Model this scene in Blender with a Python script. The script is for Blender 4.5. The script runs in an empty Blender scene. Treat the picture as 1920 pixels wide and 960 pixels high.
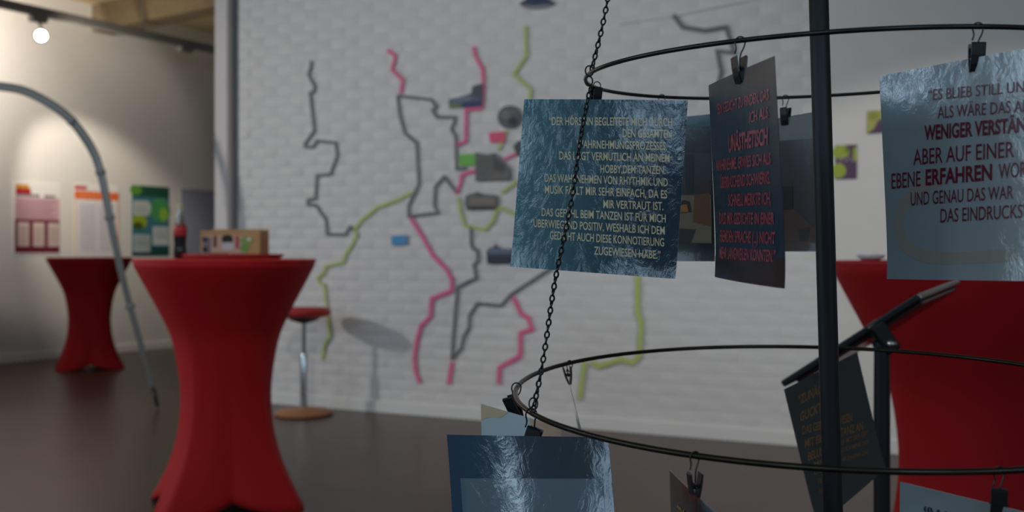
import bpy, bmesh, math, random
from math import sin, cos, pi, radians, sqrt
from mathutils import Vector, Matrix
random.seed(7)
C = bpy.context.scene.collection
F, CH = 1867.0, 1.12            # focal length in px (1920 frame), camera height

# ---------------------------------------------------------------- camera, world, lights, exposure
cam = bpy.data.cameras.new('camera'); camo = bpy.data.objects.new('camera', cam); C.objects.link(camo)
camo.location = (0, 0, CH); camo.rotation_euler = (pi/2, 0, 0)
cam.sensor_width = 36; cam.lens = 36*F/1920
cam.dof.use_dof = True; cam.dof.focus_distance = 1.12; cam.dof.aperture_fstop = 5.2
cam.clip_start = .05
bpy.context.scene.camera = camo
vs = bpy.context.scene.view_settings
vs.view_transform = 'Standard'; vs.look = 'None'; vs.gamma = 1; vs.use_curve_mapping = False; vs.exposure = 0.48

w = bpy.data.worlds.new('world'); bpy.context.scene.world = w; w.use_nodes = True
w.node_tree.nodes['Background'].inputs[0].default_value = (.75, .8, .9, 1)
w.node_tree.nodes['Background'].inputs[1].default_value = .11

def aim(o, d): o.rotation_euler = Vector(d).to_track_quat('-Z', 'Y').to_euler()
def area(loc, target, sx, sy, power, col, spread=180):
    l = bpy.data.lights.new('window_light', 'AREA'); l.shape = 'RECTANGLE'; l.size = sx; l.size_y = sy
    l.energy = power; l.color = col; l.spread = radians(spread)
    o = bpy.data.objects.new('window_light', l); C.objects.link(o); o.location = loc
    aim(o, Vector(target)-Vector(loc)); return o
def spot(loc, target, power, angle, blend, col, r=.04):
    l = bpy.data.lights.new('spot_light', 'SPOT'); l.energy = power; l.spot_size = radians(angle); l.spot_blend = blend
    l.color = col; l.shadow_soft_size = r
    o = bpy.data.objects.new('spot_light', l); C.objects.link(o); o.location = loc
    aim(o, Vector(target)-Vector(loc)); return o
# daylight from tall windows behind the camera
for x in (-4.15, -1.5, 1.3, 3.7):
    area((x, -3.2, 2.75), (x, 4, 1.6), 1.0, 1.4, 14, (.52, .76, 1.0))
# and tall windows in the side wall at left, outside the picture
for y in (-1.6, .4, 3.0):
    area((-6.6, y, 2.75), (0, y+.3, 1.5), 1.0, 1.4, 20, (.56, .78, 1.0))
spot((-7.36, 5.4, 2.75), (-.2, 6.6, 1.0), 260, 60, .6, (1, .95, .9), .12)      # grazes the brick wall
spot((-5.0, 9.1, 3.3), (-5.62, 9.86, 3.1), 90, 114, .10, (1, .9, .78), .05)     # washes the poster wall
spot((-4.4, 9.6, 2.9), (-3.6, 11.0, 4.0), 30, 100, .8, (1, .88, .68), .1)
spot((-4.4, 9.6, 3.35), (-4.7, 11.2, 1.75), 105, 50, .6, (1, .9, .74), .05)
spot((2.9, 2.2, 3.4), (2.3, 5.0, 0.0), 115, 63, .25, (1, .93, .85), .05)        # right part of the map wall
spot((-1.2, 2.3, 3.5), (0, 6.6, 1.0), 70, 80, .8, (1, .94, .88), .1)

# ---------------------------------------------------------------- materials
def mat(name, col, rough=.6, metal=0, coat=0, noise=0, nscale=8, bump=0, bscale=40, bdist=.002, spec=.5, emit=None, stretch=None, trans=0):
    m = bpy.data.materials.new(name); m.use_nodes = True; nt = m.node_tree; N = nt.nodes; L = nt.links
    b = N['Principled BSDF']; b.inputs['Base Color'].default_value = (*col, 1)
    b.inputs['Roughness'].default_value = rough; b.inputs['Metallic'].default_value = metal
    b.inputs['Coat Weight'].default_value = coat; b.inputs['Coat Roughness'].default_value = .03
    b.inputs['Specular IOR Level'].default_value = spec; b.inputs['Transmission Weight'].default_value = trans
    tc = N.new('ShaderNodeTexCoord'); src = tc.outputs['Object']
    if stretch:
        mp = N.new('ShaderNodeMapping'); mp.inputs['Scale'].default_value = stretch; L.new(src, mp.inputs[0]); src = mp.outputs[0]
    if noise:
        n = N.new('ShaderNodeTexNoise'); n.inputs['Scale'].default_value = nscale; n.inputs['Detail'].default_value = 4; L.new(src, n.inputs[0])
        mx = N.new('ShaderNodeMix'); mx.data_type = 'RGBA'
        mx.inputs['A'].default_value = (*[max(0, c*(1-noise)) for c in col], 1); mx.inputs['B'].default_value = (*[min(1, c*(1+noise)) for c in col], 1)
        L.new(n.outputs[0], mx.inputs['Factor']); L.new(mx.outputs['Result'], b.inputs['Base Color'])
    if bump:
        n = N.new('ShaderNodeTexNoise'); n.inputs['Scale'].default_value = bscale; n.inputs['Detail'].default_value = 3; L.new(src, n.inputs[0])
        bp = N.new('ShaderNodeBump'); bp.inputs['Strength'].default_value = bump; bp.inputs['Distance'].default_value = bdist
        L.new(n.outputs[0], bp.inputs['Height']); L.new(bp.outputs[0], b.inputs['Normal'])
        if coat: L.new(bp.outputs[0], b.inputs['Coat Normal'])
    if emit:
        b.inputs['Emission Color'].default_value = (*col, 1); b.inputs['Emission Strength'].default_value = emit
    return m
M = {}
M['plaster'] = mat('plaster', (.72, .70, .67), .8, noise=.04, bump=.25, bscale=30)
M['pier'] = mat('pier', (.74, .69, .67), .8, noise=.05, bump=.3, bscale=20)
M['brick'] = mat('painted_brick', (.70, .685, .675), .55, noise=.07, nscale=6, bump=.6, bscale=13, bdist=.012)
M['mortar'] = mat('painted_mortar', (.69, .675, .665), .7, noise=.08, nscale=10, bump=.5, bscale=40, bdist=.003)
M['floor'] = mat('floor_vinyl', (.070, .043, .033), .32, noise=.25, nscale=3, bump=.05, bscale=12, spec=.3)
M['ceil'] = mat('ceiling_board', (.66, .54, .34), .9, noise=.35, nscale=1.2)
M['beam'] = mat('beam_wood', (.20, .15, .09), .7, noise=.3, nscale=3, stretch=(1, 6, 6))
M['rail'] = mat('rail_grey', (.20, .20, .20), .5, noise=.1)
M['white'] = mat('white_paint', (.75, .74, .72), .5)
M['strip'] = mat('strip_grey', (.20, .20, .21), .7)
M['red'] = mat('red_stretch_fabric', (.43, .007, .011), .75, noise=.12, nscale=3, bump=.25, bscale=700, bdist=.0006, spec=.25)
M['red_lit_top'] = mat('red_lit_top_fabric', (.62, .03, .03), .7, spec=.25)  # cover red made lighter, so the top-lit look sits in the colour
M['black'] = mat('black_powdercoat', (.006, .007, .009), .5, noise=.2, nscale=60)
M['blackmetal'] = mat('black_wire', (.012, .012, .012), .28, metal=.2, spec=.6, noise=.3, nscale=90)
M['brass'] = mat('worn_wire', (.045, .038, .028), .3, metal=.85, noise=.3, nscale=80)
M['clip'] = mat('clip_black', (.010, .010, .012), .3, noise=.1, nscale=200)
M['steel'] = mat('dull_steel', (.34, .34, .33), .35, metal=.9)
M['chrome'] = mat('chrome', (.6, .6, .6), .15, metal=1)
M['tube'] = mat('tube_grey', (.23, .23, .225), .4, metal=.5)
M['wood'] = mat('plywood', (.36, .15, .06), .5, noise=.2, nscale=8, stretch=(1, 8, 8))
M['stoolred'] = mat('stool_red', (.42, .012, .012), .6)
M['rubber'] = mat('dark_rubber', (.015, .015, .017), .6)
M['lamp'] = mat('lamp_glow', (1, .98, .92), .4, emit=14)
M['tg'] = mat('tape_grey', (.16, .17, .18), .6)
M['tp'] = mat('tape_pink', (.80, .14, .30), .6)
M['ty'] = mat('tape_green', (.50, .58, .17), .6)
_c = {}
def flat(col, rough=.6):
    k = (tuple(col), rough)
    if k not in _c: _c[k] = mat('print_ink', col, rough, noise=.04, nscale=30)
    return _c[k]
def srgb(*c): return tuple(((v/255)/12.92 if v/255 <= .04045 else ((v/255+.055)/1.055)**2.4) for v in c)

# ---------------------------------------------------------------- object helpers
def link(name, me, m, parent=None, smooth=True):
    o = bpy.data.objects.new(name, me); C.objects.link(o)
    if m is not None:
        for k in (m if isinstance(m, (list, tuple)) else [m]): me.materials.append(k)
    if smooth: me.shade_smooth()
    if parent: o.parent = parent
    return o
def raw(name, v, f, m, parent=None, smooth=True, mi=None):
    me = bpy.data.meshes.new(name); me.from_pydata([tuple(p) for p in v], [], f); me.update()
    o = link(name, me, m, parent, smooth)
    if mi: me.polygons.foreach_set('material_index', mi)
    return o
def frombm(name, bm, m, parent=None, smooth=False):
    bmesh.ops.recalc_face_normals(bm, faces=bm.faces)
    me = bpy.data.meshes.new(name); bm.to_mesh(me); bm.free(); return link(name, me, m, parent, smooth)
def empty(name, loc, rz=0):
    o = bpy.data.objects.new(name, None); C.objects.link(o); o.location = loc; o.rotation_euler = (0, 0, rz); o.empty_display_size = .05
    return o
def tag(o, label, cat, group=None):
    o['label'] = label; o['category'] = cat
    if group: o['group'] = group
    return o
def struct(o): o['kind'] = 'structure'; return o
def bx(bm, c, s, bev=0, rot=None):
    r = bmesh.ops.create_cube(bm, size=1)
    vs_ = r['verts']
    if bev:
        for v in vs_: v.co = Vector((v.co.x*s[0], v.co.y*s[1], v.co.z*s[2]))
        es = list({e for v in vs_ for e in v.link_edges})
        rr = bmesh.ops.bevel(bm, geom=es, offset=bev, segments=2, affect='EDGES', profile=.5)
        vs_ = list({v for f_ in rr['faces'] for v in f_.verts} | {v for v in vs_ if v.is_valid})
    else:
        for v in vs_: v.co = Vector((v.co.x*s[0], v.co.y*s[1], v.co.z*s[2]))
    for v in vs_:
        p = v.co
        if rot: p = rot @ p
        v.co = p+Vector(c)
def box(name, c, s, m, parent=None, bev=0, rot=None):
    bm = bmesh.new(); bx(bm, c, s, bev, rot); return frombm(name, bm, m, parent, False)
def tube_vf(path, r, n=10, closed=False, cap=True):
    P = [Vector(p) for p in path]; k = len(P); v = []; f = []
    rr = r if isinstance(r, (list, tuple)) else [r]*k
    def tan(i):
        a = P[(i-1) % k] if (closed or i > 0) else P[i]; b = P[(i+1) % k] if (closed or i < k-1) else P[i]
        return (b-a).normalized()
    t0 = tan(0); up = Vector((0, 0, 1)) if abs(t0.z) < .9 else Vector((1, 0, 0))
    x = t0.cross(up).normalized()
    for i in range(k):
        t = tan(i); x = (x-t*x.dot(t)).normalized(); y = t.cross(x)
        for j in range(n):
            a = 2*pi*j/n; v.append(P[i]+(x*cos(a)+y*sin(a))*rr[i])
    for i in range(k if closed else k-1):
        i2 = (i+1) % k
        for j in range(n): f.append((i*n+j, i*n+(j+1) % n, i2*n+(j+1) % n, i2*n+j))
    if cap and not closed: f.append(tuple(range(n))[::-1]); f.append(tuple((k-1)*n+j for j in range(n)))
    return v, f
def tube(name, path, r, m, parent=None, n=10, closed=False):
    v, f = tube_vf(path, r, n, closed); return raw(name, v, f, m, parent)
def lathe(name, prof, m, parent=None, n=32, c=(0, 0, 0)):
    v = []; f = []; k = len(prof)
    for (r, z) in prof:
        for j in range(n): a = 2*pi*j/n; v.append((c[0]+r*cos(a), c[1]+r*sin(a), c[2]+z))
    for i in range(k-1):
        for j in range(n): f.append((i*n+j, i*n+(j+1) % n, (i+1)*n+(j+1) % n, (i+1)*n+j))
    if prof[0][0] > 0: f.append(tuple(range(n))[::-1])
    if prof[-1][0] > 0: f.append(tuple((k-1)*n+j for j in range(n)))
    o = raw(name, v, f, m, parent); bpy_autosmooth(o); return o
def bpy_autosmooth(o, ang=35):
    me = o.data; bm = bmesh.new(); bm.from_mesh(me)
    for e in bm.edges:
        if len(e.link_faces) == 2 and e.calc_face_angle(0) > radians(ang): e.smooth = False
    bm.to_mesh(me); bm.free()
def at(px, py, d): return Vector(((px-960)/F*d, d, CH-(py-480)/F*d))

# ---------------------------------------------------------------- setting
WT = math.atan(-.483)                                   # map wall direction
WO = Vector((-2.295, 7.79, 0)); U = Vector((cos(WT), sin(WT), 0)); NN = Vector((sin(WT), -cos(WT), 0))
def wall_uz(px, py):                                    # where a sight line meets the map wall, in wall coordinates
    d = Vector(((px-960)/F, 1, -(py-480)/F)); o = Vector((0, 0, CH))
    t = (WO-o).dot(NN)/d.dot(NN); p = o+d*t
    return (p-WO).dot(U), p.z
struct(raw('floor', [(-12, -4, 0), (9, -4, 0), (9, 16, 0), (-12, 16, 0)], [(0, 1, 2, 3)], M['floor']))
struct(box('ceiling', (-1.5, 6, 4.05), (21, 20, .16), M['ceil']))
LD = Vector((.545, .838, 0)).normalized(); LN = Vector((.838, -.545, 0)).normalized(); LO = Vector((-5.35, 10.4, 0))
def left_su(px, py):
    d = Vector(((px-960)/F, 1, -(py-480)/F)); o = Vector((0, 0, CH))
    t = (LO-o).dot(LN)/d.dot(LN); p = o+d*t
    return (p-LO).dot(LD), p.z
LA = math.atan2(LD.y, LD.x)
wl = box('wall_left', (0, .1, 1.985), (13, .2, 3.97), M['plaster']); wl.location = LO; wl.rotation_euler.z = LA; struct(wl)
bl = box('baseboard_left', (0, -.01, .04), (13, .02, .08), M['white']); bl.location = LO; bl.rotation_euler.z = LA; struct(bl)
wf = box('wall_far', (0, 0, 2), (9, .2, 3.97), M['plaster']); wf.location = LO+LD*5.2+LN*3.5; wf.rotation_euler.z = LA-pi/2; struct(wf)
def onleft(o, s=0, z=0, off=0):
    o.location = LO+LD*s+LN*off+Vector((0, 0, z)); o.rotation_euler.z = LA
# map wall with bricks
u_br0 = wall_uz(446, 400)[0]; u_pl = wall_uz(1546, 400)[0]; u_end = 7.4; H = 3.97
wb = box('wall_back', (u_end/2, .15+.0074, H/2), (u_end, .3, H), M['mortar']); wb.location = WO; wb.rotation_euler.z = WT; struct(wb)
BW, BH, BL_, BHh = .25, .0775, .243, .0715
def brick_vf(jit, sc=(BL_, BHh)):
    w2, h2 = sc[0]/2, sc[1]/2; p = [(-w2, -h2), (w2, -h2), (w2, h2), (-w2, h2)]
    r = random.Random(jit); dep = -.0032*(r.random())
    v = [(a, .013, b) for a, b in p]
    v += [(a*.995, .0076, b*.985) for a, b in p]
    v += [(a*.93+r.uniform(-.003, .003), .0062+dep*.75+r.uniform(-.0009, .0009), b*.55+r.uniform(-.002, .002)) for a, b in p]
    v += v[4:8]
    f = [(k, (k+1) % 4, 12+(k+1) % 4, 12+k) for k in range(4)]+[(4+k, 4+(k+1) % 4, 8+(k+1) % 4, 8+k) for k in range(4)]+[(8, 9, 10, 11)]
    return v, f
var = []
for k in range(8):
    v, f = brick_vf(k); me = bpy.data.meshes.new('brick'); me.from_pydata(v, [], f); me.materials.append(M['brick']); me.shade_smooth(); var.append(me)
spots = []
for r_ in range(int(H/BH)):
    z = .085+(r_+.5)*BH
    if z+BHh/2 > H: break
    x = u_br0+BW/2-(BW/2 if r_ % 2 else 0)
    while x-BL_/2 < u_pl-.01:
        a, b = max(x-BL_/2, u_br0), min(x+BL_/2, u_pl-.004)
        if b-a > .04: spots.append(((a+b)/2, z, b-a))
        x += BW
def camd(s):
    p = WO+U*s[0]+Vector((0, 0, s[1])); return (p-Vector((0, 0, CH))).length+(100 if s[1] > 3.0 else 0)
spots.sort(key=camd)
sv, sf = [], []
for i, (u, z, wd) in enumerate(spots):
    k = random.randrange(8)
    if i < 300:
        o = bpy.data.objects.new('brick', var[k]); C.objects.link(o); o.parent = wb; o.location = (u, random.uniform(-.001, .001), z)
        o.scale.x = wd/BL_; o.rotation_euler.y = random.uniform(-.006, .006)
    else:
        v, f = brick_vf(k); n = len(sv); dy = random.uniform(-.001, .001)
        sv += [(a*wd/BL_+u, b+dy, c+z) for a, b, c in v]; sf += [tuple(n+q for q in g) for g in f]
bs = raw('brickwork', sv, sf, M['brick'], wb); bs['kind'] = 'stuff'
struct(box('plastered_section', ((u_pl+u_end)/2, .004, H/2), (u_end-u_pl, .016, H), M['plaster'], wb))
wb.children[-1].name = 'plaster_section'
def onwall(o): o.location = WO; o.rotation_euler.z = WT; return o
u_p0 = wall_uz(412, 400)[0]; u_p1 = wall_uz(436, 400)[0]
struct(onwall(box('trim_1', ((u_p0+u_p1)/2, .12, H/2), (u_p1-u_p0, .36, H), M['pier'], bev=.008)))
struct(onwall(box('trim_2', ((u_p1+u_br0)/2, .006, H/2), (u_br0-u_p1, .012, H), M['strip'])))  # flat dark grey strip between the pier and the bricks
struct(onwall(box('baseboard_back', ((u_br0+u_end)/2, -.004, .04), (u_end-u_br0, .022, .08), M['white'], bev=.003)))
# ceiling beams, light rail with its spot lamp
for i, s in enumerate((-1.9, 1.2, 4.2)):
    o = box('trim_%d' % (3+i), (0, 1.6, 3.82), (.26, 3.4, .3), M['beam']); struct(o)
    o.location = LO+LD*s+LN*3.3; o.rotation_euler.z = LA; 
rail = empty('light_rail', LO+LN*1.0+Vector((0, 0, 3.50)), LA)
tag(rail, 'long grey light rail hanging below the ceiling along the poster wall', 'light rail')
box('rail_body', (0, 0, 0), (9, .07, .09), M['rail'], rail, .01)
for s in (-3, -1, 1.0, 3):
    tube('hanger', [(s, 0, .04), (s, 0, .48)], .008, M['rail'], rail, 8)
box('junction_box', (1.55, 0, -.07), (.16, .09, .06), M['rail'], rail, .01)
lp = at(77, 67, 9.67); lamp = empty('spot_lamp', lp); tag(lamp, 'glowing white spot lamp hanging from the light rail', 'lamp')
hd = Vector((.35, -1, -.22)).normalized(); q = hd.to_track_quat('Z', 'Y').to_matrix()
def rotobj(o, Rm): 
    for v in o.data.vertices: v.co = Rm @ v.co
    return o
lh_ = rotobj(lathe('lamp_head', [(.02, -.16), (.035, -.15), (.045, -.06), (.064, 0), (.066, .012), (.056, .012), (.052, .002)], M['rail'], lamp, 28), q)
rotobj(lathe('bulb', [(0.0001, .012), (.03, .0115), (.052, .006), (.052, .001), (.0001, .001)], M['lamp'], lh_, 28), q)
p1 = LO+LN*1.0+Vector((0, 0, 3.46)); s1 = (lp-p1).dot(LD); top = p1+LD*s1-lp
tube('bracket', [q @ Vector((0, 0, -.09)), q @ Vector((0, 0, -.09))+Vector((0, 0, .06)), Vector((top.x, top.y, top.z-.05))], .011, M['rail'], lamp, 8)
box('adapter', (top.x, top.y, top.z-.035), (.16, .09, .06), M['rail'], lamp, .01, Matrix.Rotation(LA, 3, 'Z'))

# ---------------------------------------------------------------- posters
def rects(name, items, parent, off, col_rough=.6):
    """flat printed areas on a sheet: (u0,v0,u1,v1,colour) or (polygon,colour); sheet local x right, z up, facing -y"""
    v, f, mi, ms = [], [], [], []
    for k, it in enumerate(items):
        n = len(v); m = flat(it[-1], col_rough)
        poly = [(it[0], it[1]), (it[2], it[1]), (it[2], it[3]), (it[0], it[3])] if len(it) == 5 else it[0]
        y = -(off+.00015*k)
        v += [(a, y, b) for a, b in poly]; f.append(tuple(range(n, n+len(poly))))
        if m not in ms: ms.append(m)
        mi.append(ms.index(m))
    return raw(name, v, f, ms, parent, False, mi)
def ell(cx, cz, rx, rz, n=20, a0=0): return [(cx+rx*cos(2*pi*k/n+a0), cz+rz*sin(2*pi*k/n+a0)) for k in range(n)]
def poster(px0, py0, px1, py1, base, items, label, wall='left', name='poster', cat='poster'):
    fn = left_su if wall == 'left' else wall_uz
    s0, z1 = fn(px0, py0); s1, z1b = fn(px1, py0); zb = fn((px0+px1)/2, py1)[1]; z1 = (fn((px0+px1)/2, py0)[1])
    W, Hh = s1-s0, z1-zb
    o = box(name, (W/2, -.002, Hh/2), (W, .004, Hh), flat(base, .35))
    if wall == 'left': o.location = LO+LD*s0+LN*.001+Vector((0, 0, zb)); o.rotation_euler.z = LA
    else: o.location = WO+U*s0+NN*.006+Vector((0, 0, zb)); o.rotation_euler.z = WT
    tag(o, label, cat)
    its = []
    for it in items:
        if len(it) == 5: its.append((it[0]*W, it[1]*Hh, it[2]*W, it[3]*Hh, it[4]))
        else: its.append(([(a*W, b*Hh) for a, b in it[0]], it[1]))
    if its: rects('print', its, o, .0045)
    return o
mar, pk, wh = srgb(110, 25, 50), srgb(205, 165, 175), srgb(235, 232, 230)
P1 = [(.02, .47, .98, .78, pk), (.02, .02, .98, .48, mar)]
P1 += [(.04, .82, .36, .90, srgb(175, 30, 40)), (.04, .90, .32, .955, srgb(205, 150, 60))]
for k in range(12): P1.append((.05+k*.062+(.1 if k > 7 else 0), .79, .10+k*.062+(.1 if k > 7 else 0), .825, srgb(90, 85, 95)))
for k in range(8): P1.append((.06, .735-.033*k, .90-.05*(k % 3), .742-.033*k, srgb(175, 135, 148)))
for k in range(3):
    P1.append((.08+.32*k, .11, .32+.32*k, .44, srgb(205, 185, 180)))
    for j in range(7): P1.append((.11+.32*k, .15+.035*j, .29+.32*k, .158+.035*j, srgb(140, 110, 105)))
poster(25, 341, 113, 477, wh, P1, 'pink and maroon poster with three pale text boxes, leftmost on the left wall')
orn = srgb(235, 110, 50)
P2 = [(.0, .0, .035, .78, srgb(235, 190, 160)), (.965, 0, 1, .78, srgb(235, 190, 160)), (.06, .02, .94, .76, srgb(225, 222, 228)), (0, .79, 1, .90, orn), (.0, .92, .27, .97, srgb(200, 60, 70))]
for k in range(9): P2.append((.10+.085*k, .83, .16+.085*k, .865, srgb(245, 150, 95)))
for k in range(16): P2 += [(.12, .70-.04*k, .46, .706-.04*k, srgb(190, 185, 192)), (.54, .70-.04*k, .88, .706-.04*k, srgb(190, 185, 192))]
poster(139, 346, 222, 482, srgb(238, 235, 232), P2, 'white poster with an orange title band, behind the curved grey arch')
tl, dg = srgb(60, 120, 135), srgb(25, 80, 60)
P3 = [(0, 0, 1, 1, tl), (0, .84, 1, 1, dg), (ell(.1, .93, .16, .07), srgb(90, 150, 50)), (ell(.75, .66, .28, .18), srgb(70, 150, 90)), (ell(.86, .6, .12, .1), srgb(140, 190, 60)),
      (ell(.2, .48, .2, .1), srgb(150, 170, 30)), (ell(.16, .42, .14, .06), srgb(70, 90, 30)), (.03, .57, .45, .78, srgb(190, 200, 198)), (ell(.38, .68, .12, .11), srgb(190, 200, 198)), (.03, .05, .48, .30, srgb(175, 188, 190)), (.55, .15, .99, .42, srgb(195, 205, 208)), (.5, 0, 1, .13, srgb(20, 75, 70)),
      (0, 0, .5, .04, srgb(40, 60, 70))]
for k in range(5): P3 += [(.07, .74-.03*k, .40, .746-.03*k, srgb(150, 160, 160)), (.60, .38-.03*k, .94, .386-.03*k, srgb(150, 160, 165)), (.07, .26-.03*k, .42, .266-.03*k, srgb(135, 145, 150))]
poster(247, 349, 316, 479, tl, P3, 'green and teal poster right of the orange one on the left wall')
poster(340, 356, 404, 500, srgb(150, 156, 175), [(.05, .05, .95, .95, srgb(158, 164, 184))], 'flat pale blue-grey area beside the brick wall end, behind the cola bottle', cat='sheet', name='paper_sheet')  # flat pale blue-grey rectangle laid on the left wall
yg, pu = srgb(160, 175, 60), srgb(85, 50, 80)
poster(1567, 272, 1607, 336, pu, [(ell(.25, .8, .42, .2), yg), (ell(.15, .25, .35, .22), yg), (ell(.92, .72, .10, .22), yg), (ell(.55, .85, .12, .08), srgb(110, 125, 60))]+[(.15+.1*k, .5+.05*((k*7) % 3), .22+.1*k, .56+.05*((k*7) % 3), srgb(170, 150, 175)) for k in range(7)], 'purple picture with lime green circles beside the black pole, lower of two', 'map', 'picture', 'picture')
poster(1626, 207, 1668, 250, pu, [([(0, .0), (.0, 1), (1, 1), (1, .75), (.5, .55), (.3, .2)], srgb(175, 175, 90)), (ell(.3, .75, .25, .2), srgb(150, 155, 70))], 'small purple and olive picture high on the wall beside the big white card', 'map', 'picture', 'picture')

# ---------------------------------------------------------------- tape lines of the wall map
def ribbon(name, pts, wdt, m, off=.009):
    P = [Vector((a, b)) for a, b in pts]; v = []; f = []
    for i, p in enumerate(P):
        a = P[max(i-1, 0)]; b = P[min(i+1, len(P)-1)]
        d1 = (p-a).normalized() if i else (b-p).normalized(); d2 = (b-p).normalized() if i < len(P)-1 else d1
        n1 = Vector((-d1.y, d1.x)); n2 = Vector((-d2.y, d2.x)); nn = (n1+n2)
        nn = nn.normalized() if nn.length > .3 else n1
        k = min(1.5, 1/max(.5, nn.dot(n1))); nn = nn*k*wdt/2
        for y in (-off, -off+.0015): v += [(p.x+nn.x, y, p.y+nn.y), (p.x-nn.x, y, p.y-nn.y)]
    for i in range(len(P)-1):
        a, b = i*4, i*4+4
        f += [(a, b, b+1, a+1), (a+2, a+3, b+3, b+2), (a, a+2, b+2, b), (a+1, b+1, b+3, a+3)]
    f += [(0, 1, 3, 2), (len(v)-4, len(v)-2, len(v)-1, len(v)-3)]
    return raw(name, v, f, m, smooth=False)
def tape(px, m, label, wdt=.022):
    o = ribbon('tape_line', [wall_uz(*p) for p in px], wdt, M[m]); onwall(o); tag(o, label, 'tape line'); return o
tape([(584,114),(584,125),(579,138),(584,150),(591,162),(589,172),(582,174),(586,210),(590,245),(572,270),(573,276),(587,276),(595,264),(630,268),(633,292),(620,327),(595,329),(592,372),(578,375),(578,384),(592,384),(612,412),(614,439),(648,440),(657,425),(665,431)], 'tg', 'leftmost stepped grey tape line on the brick wall')
tape([(775,361),(745,375),(707,390),(680,412),(665,430),(670,440),(662,457),(649,477),(644,492),(612,499),(607,512),(596,521),(600,530),(609,534),(613,571),(616,602),(620,630),(609,646),(605,674)], 'ty', 'yellow-green tape line running down to behind the red stool')
tape([(727,94),(742,105),(736,131),(756,150),(752,176)], 'tp', 'short zigzag pink tape line above the large grey outline', .025)
tape([(746,180),(810,187),(819,200),(812,207),(820,220),(854,220),(852,230),(847,242),(855,255),(857,317),(875,316)], 'tg', 'grey tape line stepping right from the pink zigzag towards the lime note')
tape([(746,180),(750,215),(760,250),(782,268),(786,345),(777,365),(767,385),(767,406),(822,399),(815,385),(817,350),(834,331),(856,360)], 'tg', 'grey tape line dropping from the pink zigzag and hooking up beside the brown photo')
tape([(889,88),(892,105),(906,130),(907,155),(905,200),(900,204),(875,206),(874,265),(857,272)], 'tp', 'pink tape line passing behind the blue photo cutout', .025)
tape([(945,300),(975,285),(1000,278)], 'tp', 'short pink tape line between the grey photo and the dark blob photo', .02)
tape([(892,320),(867,328),(864,345),(856,364)], 'tp', 'short pink tape line below the lime green note', .025)
tape([(986,48),(987,105),(964,140),(996,168),(994,185),(985,215),(1010,260)], 'ty', 'yellow-green tape line above the blue quote card')
tape([(860,370),(865,400),(872,423),(887,426),(910,431),(925,415),(932,393),(942,390),(962,400),(1000,420)], 'ty', 'green tape line looping under the brown photo')
tape([(950,245),(935,283)], 'ty', 'very short green tape line under the pink note')
tape([(940,362),(967,343),(1010,320)], 'ty', 'green tape line rising right from the brown photo')
tape([(884,425),(884,457),(887,465),(896,470),(897,488),(889,497),(894,521),(859,538),(853,600),(848,674)], 'tg', 'grey tape line dropping from the green loop to the pink stub')
tape([(1060,480),(1034,503),(959,552),(940,573),(896,569),(881,591),(880,615),(870,632),(865,654),(848,674)], 'tg', 'grey tape line slanting down left from behind the blue quote card')
tape([(770,407),(791,440),(812,478),(839,506),(848,523),(848,545),(810,560),(808,593),(790,611),(782,641),(778,672),(780,694),(788,718)], 'tp', 'long pink tape line right of the blue note', .03)
tape([(849,678),(842,720)], 'tp', 'short pink tape stub under the meeting grey lines', .03)
tape([(963,557),(977,587),(992,597),(998,617),(977,624),(976,667),(937,689),(936,720)], 'tp', 'stepped pink tape line left of the hanging chain', .03)
tape([(1190,500),(1196,520),(1196,584),(1203,607),(1199,667),(1187,680),(1164,674),(1122,687),(1109,678)], 'ty', 'green tape line below the blue quote card, bending left', .032)
tape([(1097,678),(1087,749)], 'ty', 'short upright green tape line behind the lower wire ring', .032)
tape([(1263,28),(1280,51),(1321,58),(1362,51),(1377,99),(1345,96),(1353,134),(1347,163)], 'tg', 'grey tape line high on the wall above the narrow dark card', .026)
tape([(1160,45),(1260,31),(1340,14),(1420,-2)], 'white', 'thin pale line across the top of the wall', .006)  # narrow pale ribbon slanting across the upper wall

def cutout(pts, items, base, label, cat='photo', name='photo_cutout', off=.012):
    """flat wall picture with its own outline, pixel outline put on the wall"""
    P = [wall_uz(*p) for p in pts]; n = len(P)
    v = [(a, -off, b) for a, b in P]+[(a, -off+.003, b) for a, b in P]
    f = [tuple(range(n)), tuple(range(2*n-1, n-1, -1))]+[(i, n+i, n+(i+1) % n, (i+1) % n) for i in range(n)]
    bm = bmesh.new(); me = bpy.data.meshes.new(name); me.from_pydata(v, [], f); bm.from_mesh(me); bmesh.ops.recalc_face_normals(bm, faces=bm.faces); bm.to_mesh(me); bm.free()
    o = link(name, me, flat(base, .4), None, False); onwall(o); tag(o, label, cat)
    if items: rects('print', [([wall_uz(*p) for p in a], c) for a, c in items], o, off+.001)
    return o
def pe(cx, cy, rx, ry, n=18): return [(cx+rx*cos(2*pi*k/n), cy+ry*sin(2*pi*k/n)) for k in range(n)]
def blk(x0, y0, x1, y1): return [(x0, y0), (x1, y0), (x1, y1), (x0, y1)]
cutout([(843,203),(843,186),(862,183),(885,175),(887,162),(900,158),(907,157),(906,200)], [([(843,203),(845,196),(866,197),(866,201)], srgb(120,140,70)), ([(866,202),(870,193),(905,189),(905,200)], srgb(50,65,110)), ([(888,162),(906,159),(906,188),(890,180)], srgb(75,85,95)), ([(850,190),(880,180),(888,186),(852,194)], srgb(120,130,150))], srgb(80,90,112), 'blue and grey photo cutout pinned over the pink tape line')
cutout(pe(957,220,23,22), [(pe(950,215,10,9), srgb(125,125,128)), (pe(963,228,9,8), srgb(60,60,65)), (pe(962,210,8,5), srgb(110,108,110))], srgb(85,84,88), 'round grey photo cutout partly behind the blue quote card')
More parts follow.
